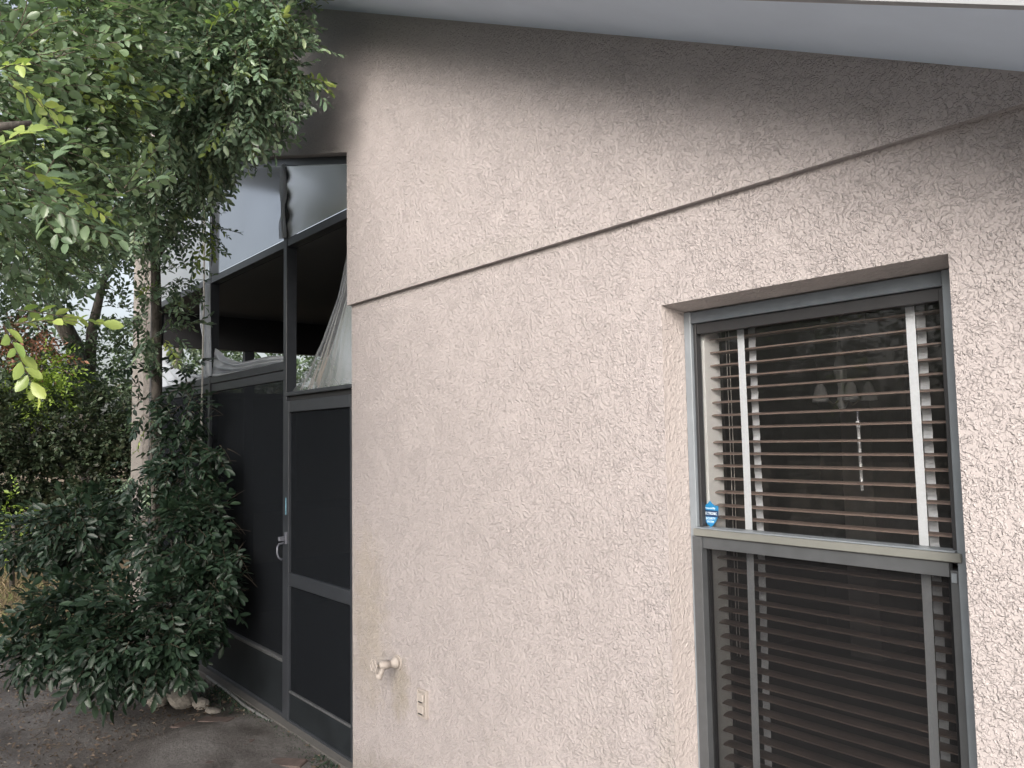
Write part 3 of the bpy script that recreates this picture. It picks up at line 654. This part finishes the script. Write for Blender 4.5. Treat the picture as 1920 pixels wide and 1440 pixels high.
def blades(name, n, fx, fy, h, mat, label, cat):
    V = []; Fc = []
    for i in range(n):
        x, y = fx(), fy(); hh = random.uniform(*h); a = random.uniform(0, 6.28); w_ = hh * .05 + .001; l = random.uniform(.2, .9) * hh
        dx, dy = math.cos(a), math.sin(a); b0 = len(V)
        V += [(x - dy * w_, y + dx * w_, -.05), (x + dy * w_, y - dx * w_, -.05), (x + dx * l * .4, y + dy * l * .4, -.05 + hh * .7), (x + dx * l, y + dy * l, -.05 + hh)]
        Fc += [(b0, b0 + 1, b0 + 2), (b0, b0 + 2, b0 + 3)]
    me = bpy.data.meshes.new(name); me.from_pydata(V, [], Fc); o = link(name, me, mat); props(o, label, cat, kind='stuff'); return o
blades('dry_grass', 16000, lambda: random.uniform(-12.4, -7.6), lambda: random.uniform(-4.5, 0), (.03, .09), 'grass', 'dry straw coloured lawn beyond the shrub', 'grass')
blades('weeds', 1500, lambda: random.uniform(-5.4, -3.45), lambda: random.choice([random.gauss(-.03, .02), random.gauss(-.08, .05)]), (.015, .045), 'leafC', 'low green weeds along the foot of the porch sill', 'weeds')

# ------------------------------------------------------------------ foliage
def leaf_verts(wr=.42, fold=.12, curl=.12, seg=3):
    if seg == 3:
        w_ = wr * .5
        V = np.array([(0, 0, 0), (.20, -w_ * .62, fold * .5), (.20, w_ * .62, fold * .5), (.52, -w_, fold * .7 - curl * .25), (.52, w_, fold * .7 - curl * .25), (.83, -w_ * .66, fold * .4 - curl * .65), (.83, w_ * .66, fold * .4 - curl * .65), (1, 0, -curl), (.5, 0, -curl * .2)], float)
        Fc = [(0, 1, 8), (1, 3, 8), (3, 5, 8), (5, 7, 8), (7, 6, 8), (6, 4, 8), (4, 2, 8), (2, 0, 8)]
    else:
        V = np.array([(0, 0, 0), (.5, -wr * .5, fold * .4), (.5, wr * .5, fold * .4), (1, 0, -curl)], float)
        Fc = [(0, 1, 3), (0, 3, 2)]
    return V, np.array(Fc)
def frame_from(d, up=(0, 0, 1)):
    d = d / np.linalg.norm(d); s = np.cross(up, d); n = np.linalg.norm(s)
    s = s / n if n > 1e-3 else np.array([0, 1., 0]); return np.stack([d, s, np.cross(d, s)], 1)     # columns
def rotz_(a): c, s = math.cos(a), math.sin(a); return np.array([[c, -s, 0], [s, c, 0], [0, 0, 1]])
def rotx_(a): c, s = math.cos(a), math.sin(a); return np.array([[1, 0, 0], [0, c, -s], [0, s, c]])
def roty_(a): c, s = math.cos(a), math.sin(a); return np.array([[c, 0, s], [0, 1, 0], [-s, 0, c]])
def spray_template(nl, length, leaf, wr, r):
    """leaf frames (3x3 scaled) and origins along a curved twig in local space (x forward)"""
    Fm, O = [], []; droop = r.uniform(.1, .5); side = r.uniform(-.3, .3)
    for i in range(nl):
        t = (i + .8) / nl; x = length * t; p = np.array([x, side * x * t, -droop * x * t * .6])
        sg = 1 if i % 2 else -1
        if i == nl - 1: a = r.normal(0, .2)
        else: a = sg * r.uniform(.55, 1.05) * (1.15 - .35 * t)
        R = rotz_(a) @ roty_(r.normal(.05, .28)) @ rotx_(r.normal(0, .35)) * (leaf * r.uniform(.72, 1.15) * (1 - .25 * abs(t - .55)))
        Fm.append(R); O.append(p)
    tw = np.array([[length * t, side * length * t * t, -droop * length * t * t * .6] for t in (0, .33, .66, 1)])
    return np.array(Fm), np.array(O), tw
def mesh_from(name, V, Fc, mats, midx=None):
    me = bpy.data.meshes.new(name); n = len(V); k = Fc.shape[1]
    me.vertices.add(n); me.vertices.foreach_set('co', V.astype(np.float32).ravel())
    me.loops.add(Fc.size); me.loops.foreach_set('vertex_index', Fc.astype(np.int32).ravel())
    me.polygons.add(len(Fc)); me.polygons.foreach_set('loop_start', np.arange(0, Fc.size, k, dtype=np.int32))
    if midx is not None: me.polygons.foreach_set('material_index', midx.astype(np.int32))
    me.update(calc_edges=True)
    return me
def plant(name, label, cat, base, blobs, leaf, wr=.42, nl=10, length=.16, mat='leafA', omat=None, seg=3, singles=0, group=None, trunks=(), young=0.0, shell=.4, seed=1, dirbias=(0, 0, 0), down=.25, twig_r=.0016, part='foliage'):
    """blobs: (centre, rx, ry, rz, n_sprays)"""
    r = np.random.default_rng(seed); root = empty(name, tuple(base), label, cat, group)
    LV, LF = leaf_verts(wr, seg=seg)
    temps = [spray_template(nl, length, leaf, wr, r) for _ in range(10)]
    Fs, Os, Ys = [], [], []; TV, TF = [], []; tb = 0
    for c, rx, ry, rz, n, *yg in blobs:
        c = np.array(c, float)
        for _ in range(n):
            d = r.normal(size=3); d /= np.linalg.norm(d); q = r.uniform(shell, 1) ** .6
            lump = 1 + .16 * math.sin(5 * d[0] + c[0] * 3) * math.sin(4 * d[1] + 1) + .12 * math.sin(9 * d[2] + 3 * c[2])
            p = c + d * np.array([rx, ry, rz]) * q * lump
            dd = d * .8 + r.normal(0, .45, 3) + np.array(dirbias) + np.array([0, 0, -down])
            Rm = frame_from(dd) @ rotx_(r.normal(0, .5)); sc_ = r.uniform(.75, 1.2)
            Fm, O, tw = temps[r.integers(len(temps))]
            Fs.append(np.einsum('ij,njk->nik', Rm, Fm) * sc_); Os.append(O @ Rm.T * sc_ + p)
            yv = True if yg else r.random() < young; Ys.append(np.full(len(Fm), yv))
            if twig_r:
                T_ = tw @ Rm.T * sc_ + p
                for i, t in enumerate(T_):
                    for a in range(3): TV.append(t + twig_r * (1 - .2 * i) * (Rm @ np.array([0, math.cos(a * 2.094), math.sin(a * 2.094)])))
                for i in range(3):
                    for a in range(3): TF.append((tb + i * 3 + a, tb + i * 3 + (a + 1) % 3, tb + i * 3 + 3 + (a + 1) % 3)); TF.append((tb + i * 3 + a, tb + i * 3 + 3 + (a + 1) % 3, tb + i * 3 + 3 + a))
                tb += 12
    Fs = np.concatenate(Fs); Os = np.concatenate(Os); Ys = np.concatenate(Ys)
    keep = np.linalg.norm(Os - CP, axis=1) > .9
    wallhit = (Os[:, 1] > -.05) & (Os[:, 0] > -7.9) & (Os[:, 0] < .5) & (Os[:, 2] < 6)
    keep &= ~wallhit
    Fs, Os, Ys = Fs[keep], Os[keep], Ys[keep]
    single = np.zeros(len(Os), bool)
    if singles:
        cc = (Os - CP) @ RW; px = 960 + F_PX * cc[:, 0] / cc[:, 2]; py = 720 + F_PX * cc[:, 1] / cc[:, 2]
        ok = (cc[:, 2] > .5) & (px > 5) & (px < 1900) & (py > 5) & (py < 1435) & ~Ys
        dist = np.where(ok, np.linalg.norm(Os - CP, axis=1), 1e9); single[np.argsort(dist)[:singles]] = True
        vars_ = []
        for k_ in range(3):
            lv, lf = leaf_verts(wr * (.9 + .1 * k_), .10 + .05 * k_, .06 + .07 * k_)
            me = mesh_from('leaf', lv, lf, None); me.materials.append(M[omat]); vars_.append(me)
        bl_ = Matrix.Translation(-Vector(base))
        for i in np.nonzero(single)[0]:
            o = bpy.data.objects.new('leaf', vars_[i % 3]); COL.objects.link(o); o.parent = root; o.matrix_parent_inverse = bl_
            Fq = Fs[i]; p = Os[i]
            o.matrix_basis = Matrix([[*Fq[0], p[0]], [*Fq[1], p[1]], [*Fq[2], p[2]], [0, 0, 0, 1]])
    rest = ~single; Fr, Or, Yr = Fs[rest], Os[rest], Ys[rest]
    V = (np.einsum('nij,vj->nvi', Fr, LV) + Or[:, None, :]).reshape(-1, 3); nv = len(LV)
    Fc = (LF[None] + (np.arange(len(Or)) * nv)[:, None, None]).reshape(-1, 3)
    me = mesh_from(part, V, Fc, None, np.repeat(Yr.astype(int), len(LF)))
    o = link(part, me, [mat, 'leafY'], root); o['kind'] = 'stuff'
    if TV:
        me = mesh_from('twigs', np.array(TV), np.array(TF), None); o = link('twigs', me, 'twig', root); o['kind'] = 'stuff'
    for k_, (pts, rad) in enumerate(trunks):
        MB().tube(pts, rad, 10).build('trunk' if k_ == 0 else 'branch', 'bark', root, True)
    return root
def B(px, py, d, r, n, *yg): return (at(px, py, d), r, r, r, n, *yg)

# middle tree, its crown over the porch corner
tA = at(293, 1200, 6.3)
plant('privet_tree', 'privet tree with dense glossy crown overhanging the porch corner, trunk in front of the column', 'tree', (tA[0], tA[1], 0),
      [B(380, 110, 4.4, .40, 420), B(470, 110, 4.1, .22, 190), B(430, 10, 4.2, .30, 260), B(455, 190, 4.1, .18, 140), B(330, 220, 4.4, .30, 280), B(375, 290, 4.5, .15, 80), B(230, 90, 4.8, .6, 400), B(310, -60, 4.6, .55, 250),
       B(240, 300, 4.8, .38, 260), B(325, 340, 4.7, .16, 70), B(120, 300, 5.3, .7, 380), B(60, 100, 5.3, .7, 300), B(362, 420, 5.0, .13, 34), B(330, 520, 5.4, .12, 22), B(295, 600, 5.5, .17, 50), B(245, 400, 5.3, .26, 120), B(110, 410, 5.6, .32, 150),
       B(270, 640, 5.8, .09, 9), B(265, 780, 5.9, .09, 6), B(262, 900, 5.9, .08, 6), B(262, 1000, 5.9, .08, 6), B(535, 70, 4.0, .07, 8), B(545, 120, 4.0, .05, 5), B(470, 250, 4.2, .06, 8)],
      .046, .44, 12, .17, 'leafA', 'leafA_o', singles=290, young=.04, seed=3, down=.12, twig_r=.0018,
      trunks=[([(tA[0], tA[1], -.05), tuple(at(294, 900, 6.15)), tuple(at(294, 600, 6.0)), tuple(at(291, 480, 5.9)), tuple(at(330, 425, 5.7)), tuple(at(365, 330, 5.4)), tuple(at(400, 200, 4.8))], [.045, .040, .036, .034, .034, .03, .015]),
              ([tuple(at(291, 480, 5.9)), tuple(at(262, 380, 5.7)), tuple(at(240, 240, 5.4))], [.032, .026, .014])])
# near branches hanging in from the left
tB = at(-420, 1200, 3.0)
plant('overhanging_tree', 'pale green broad leaved tree reaching in close from the left edge', 'tree', (tB[0], tB[1], 0),
      [B(50, 30, 3.4, .32, 190), B(20, -10, 4.6, .45, 150), B(120, 0, 4.6, .35, 100), B(140, 70, 3.5, .19, 110), B(190, 20, 3.6, .15, 60), B(40, 180, 3.4, .25, 130), B(140, 200, 3.5, .16, 80), B(60, 320, 3.3, .22, 110), B(150, 370, 3.4, .13, 44), B(20, 430, 3.2, .18, 60), B(80, 440, 3.3, .14, 44), B(-80, 250, 3.0, .3, 110),
       B(215, 90, 3.5, .06, 6, 1), B(225, 170, 3.5, .06, 5, 1), B(200, 230, 3.5, .05, 6, 1), B(110, 190, 3.3, .05, 5), B(5, 150, 1.9, .03, 3, 1), B(10, 300, 1.9, .03, 2, 1), B(120, 350, 2.2, .02, 1, 1), B(110, 380, 2.2, .06, 6), B(230, 375, 2.6, .04, 4), B(40, 370, 2.1, .08, 8), B(5, 590, 1.9, .03, 4, 1), B(20, 100, 2.3, .10, 12), B(-250, 200, 3.0, .4, 120), ((-3.6, -3.0, 3.3), .8, .6, .6, 130), ((-4.4, -3.2, 2.9), .7, .6, .6, 110), ((-3.2, -3.4, 4.2), .9, .7, .6, 130), ((-2.6, -3.2, 3.6), .6, .5, .5, 80)],  # last four crown clumps are out of view, added to shade the wall
      .039, .54, 11, .15, 'leafB', 'leafB_o', singles=290, young=.03, seed=5, down=.15, dirbias=(.35, .35, 0),
      trunks=[([(tB[0], tB[1], -.05), tuple(at(-400, 700, 2.9)), tuple(at(-330, 300, 2.7)), tuple(at(-200, 50, 2.6))], [.07, .06, .05, .03]), ([tuple(at(-330, 300, 2.7)), tuple(at(-100, 250, 2.4)), tuple(at(60, 230, 2.4))], [.03, .018, .006])])
# shrub in front of the porch
sb = np.array([-5.35, -.40, 0])
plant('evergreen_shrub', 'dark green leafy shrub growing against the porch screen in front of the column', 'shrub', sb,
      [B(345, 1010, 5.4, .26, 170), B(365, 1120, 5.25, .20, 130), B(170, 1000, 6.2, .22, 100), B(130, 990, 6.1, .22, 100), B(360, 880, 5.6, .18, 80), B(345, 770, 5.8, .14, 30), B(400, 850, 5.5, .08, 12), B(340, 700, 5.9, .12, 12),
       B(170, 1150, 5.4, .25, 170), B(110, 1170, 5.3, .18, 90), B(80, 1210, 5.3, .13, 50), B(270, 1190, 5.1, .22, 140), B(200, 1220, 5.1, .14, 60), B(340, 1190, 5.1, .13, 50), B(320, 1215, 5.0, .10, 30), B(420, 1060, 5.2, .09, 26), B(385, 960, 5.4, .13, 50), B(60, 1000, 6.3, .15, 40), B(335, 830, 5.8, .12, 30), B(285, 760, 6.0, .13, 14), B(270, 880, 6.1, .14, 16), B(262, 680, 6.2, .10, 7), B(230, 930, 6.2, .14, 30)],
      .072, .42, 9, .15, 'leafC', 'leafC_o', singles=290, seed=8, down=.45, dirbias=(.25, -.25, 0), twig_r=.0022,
      trunks=[([tuple(sb + [0, 0, -.05]), tuple(sb + [-.1, 0, .5]), tuple(sb + [-.2, .02, 1.2]), tuple(sb + [-.25, .0, 1.75])], [.03, .024, .015, .006]), ([tuple(sb + [.03, .0, -.05]), tuple(sb + [.2, .05, .4]), tuple(sb + [.1, .05, 1.0])], [.02, .014, .006]),
              ([tuple(sb + [-.05, -.05, -.05]), tuple(sb + [-.3, -.25, .35]), tuple(sb + [-.6, -.5, .7])], [.022, .015, .006])])
# clipped hedge far left, running behind the porch
hb_ = []
for y in np.arange(-4.6, 6.0, .55):
    for zz in (.45, 1.15, 1.8): hb_.append(((-12.7 + random.uniform(-.12, .12), y, zz), .5, .45, .48, 60 if (y < -1.2 or y > 3.5) else 230))
plant('hedge', 'tall dark clipped hedge across the back of the yard', 'hedge', (-12.7, 0, 0), hb_, .085, .55, 9, .2, 'leafH', seg=2, seed=12, shell=.75, down=0, twig_r=0)
# trees beyond the hedge
def bg_tree(label, base, trunks, blobs, mat, seed, leaf=.11, group='trees beyond the hedge', cat='tree', name='background_tree'):
    return plant(name, label, cat, base, blobs, leaf, .5, 9, .32, mat, seg=2, seed=seed, shell=.2, down=.1, twig_r=0, trunks=trunks, group=group)
b1 = at(170, 900, 15.5)
bg_tree('tall background tree with two leaning limbs and sky gaps beside them', (b1[0], b1[1], 0),
        [([(b1[0], b1[1], -.1), tuple(at(165, 760, 15.4)), tuple(at(140, 650, 15.2)), tuple(at(95, 560, 15)), tuple(at(60, 440, 14.8))], [.17, .15, .14, .12, .06]), ([tuple(at(165, 760, 15.4)), tuple(at(172, 620, 15.3)), tuple(at(200, 500, 15.2))], [.11, .09, .05])],
        [B(60, 480, 14, .8, 120), B(20, 600, 14, .4, 50), B(215, 590, 15, .35, 40), B(215, 480, 15, .45, 70), B(170, 690, 14.5, .5, 110), B(220, 740, 14.5, .45, 80), B(130, 720, 14, .35, 60), B(100, 380, 14, 1.0, 150), B(200, 360, 15, 1.0, 150)], 'leafE', 21)
b2 = at(-60, 900, 13)
bg_tree('dense background tree at the far left edge beyond the hedge', (b2[0], b2[1], 0), [([(b2[0], b2[1], -.1), tuple(at(-60, 650, 13)), tuple(at(-40, 400, 13))], [.13, .11, .06])],
        [B(-60, 650, 13, .8, 150), B(-40, 450, 13, 1.0, 160), B(20, 690, 13.5, .35, 60), B(0, 300, 13, 1.2, 160), B(-150, 500, 13, 1.2, 150)], 'leafE', 22)
b3 = at(330, 900, 19)
bg_tree('background tree behind the porch column, its twigs showing through the porch', (b3[0], b3[1], 0), [([(b3[0], b3[1], -.1), tuple(at(330, 700, 19)), tuple(at(350, 560, 19))], [.12, .10, .06])],
        [B(270, 720, 17, .5, 70), B(370, 700, 18, .8, 120), B(480, 720, 18, .8, 120), B(600, 740, 18, .8, 120), B(300, 800, 17, .7, 100)], 'leafE', 23)
b4 = at(80, 900, 13.3)
bg_tree('bright yellow green bush growing above the hedge', (b4[0], b4[1], 0), [([(b4[0], b4[1], -.1), tuple(at(80, 760, 13.0))], [.025, .015])], [B(60, 735, 12.8, .26, 110), B(95, 705, 12.8, .22, 90), B(105, 750, 12.8, .2, 60)], 'leafBr', 24, .07, None, 'bush', 'bush')
b5 = at(25, 1000, 10.8)
bg_tree('small yellow green bush low in front of the hedge', (b5[0], b5[1], 0), [([(b5[0], b5[1], -.1), tuple(at(25, 985, 10.8))], [.03, .02])], [B(10, 950, 10.9, .18, 24), B(-10, 1000, 10.9, .2, 20)], 'leafBr', 25, .07, None, 'bush', 'bush')
b6 = at(60, 900, 13.8)
bg_tree('rust red leaved shrub showing above the hedge', (b6[0], b6[1], 0), [([(b6[0], b6[1], -.1), tuple(at(60, 660, 13.8))], [.025, .015])], [B(48, 640, 12.9, .22, 55), B(75, 672, 12.9, .2, 40)], 'leafR', 26, .08, None, 'shrub', 'rust_shrub')
hb_ = []
for y in np.arange(-12, 22, 1.6):
    for zz in (.8, 2.4, 3.8): hb_.append(((-26 + random.uniform(-1, 1), y, zz + random.uniform(-.3, .3)), 1.2, 1.1, 1.0, 70))
fwd = plant('far_woods', 'hazy mass of woodland beyond the hedge', 'woodland', (-26, 0, 0), hb_, .22, .6, 8, .5, 'leafE', seg=2, seed=41, shell=.3, down=0, twig_r=0)
for k_, (tx, ty, th) in enumerate(((-5.6, -7.0, 2.9), (-9.2, -6.8, 3.4), (.3, -6.5, 3.1), (-2.3, -6.3, 3.3))):  # unseen trees added to block sky and sun from the lower wall
    rr = random.Random(k_)
    plant('unseen_shade_tree', ('broad unseen evergreen tree added to shade the wall, across from the hose tap', 'tallest unseen evergreen tree added to block sky light, level with the porch column', 'rounded unseen evergreen tree added to shade the wall, facing the window', 'bushy unseen evergreen tree added to shade the wall, facing the screen door')[k_], 'tree', (tx, ty, 0),
          [((tx + rr.uniform(-1.1, 1.1), ty + rr.uniform(-.6, .6), th + rr.uniform(-1.4, 1.2)), .75, .65, .6, 85) for _ in range(13)],
          .085, .5, 9, .3, 'leafE', seg=2, seed=60 + k_, shell=.3, down=.1, twig_r=0, group='unseen shade trees added along the side yard',
          trunks=[([(tx, ty, -.1), (tx + .1, ty, 1.5), (tx, ty + .05, th - .6), (tx - .1, ty, th + .5)], [.14, .12, .09, .04])])
# planting across the side yard, behind the photographer (shows in the glass)
hb_ = []
for x in np.arange(-9, 5.5, .8):
    for zz in (.5, 1.3, 2.0): hb_.append(((x, -8.0 + random.uniform(-.2, .2), zz), .65, .5, .5, 36))
plant('hedge', 'green hedge along the side yard opposite the window', 'hedge', (-2, -7, 0), hb_, .10, .5, 8, .26, 'leafH', seg=2, seed=31, shell=.7, down=0, twig_r=0)
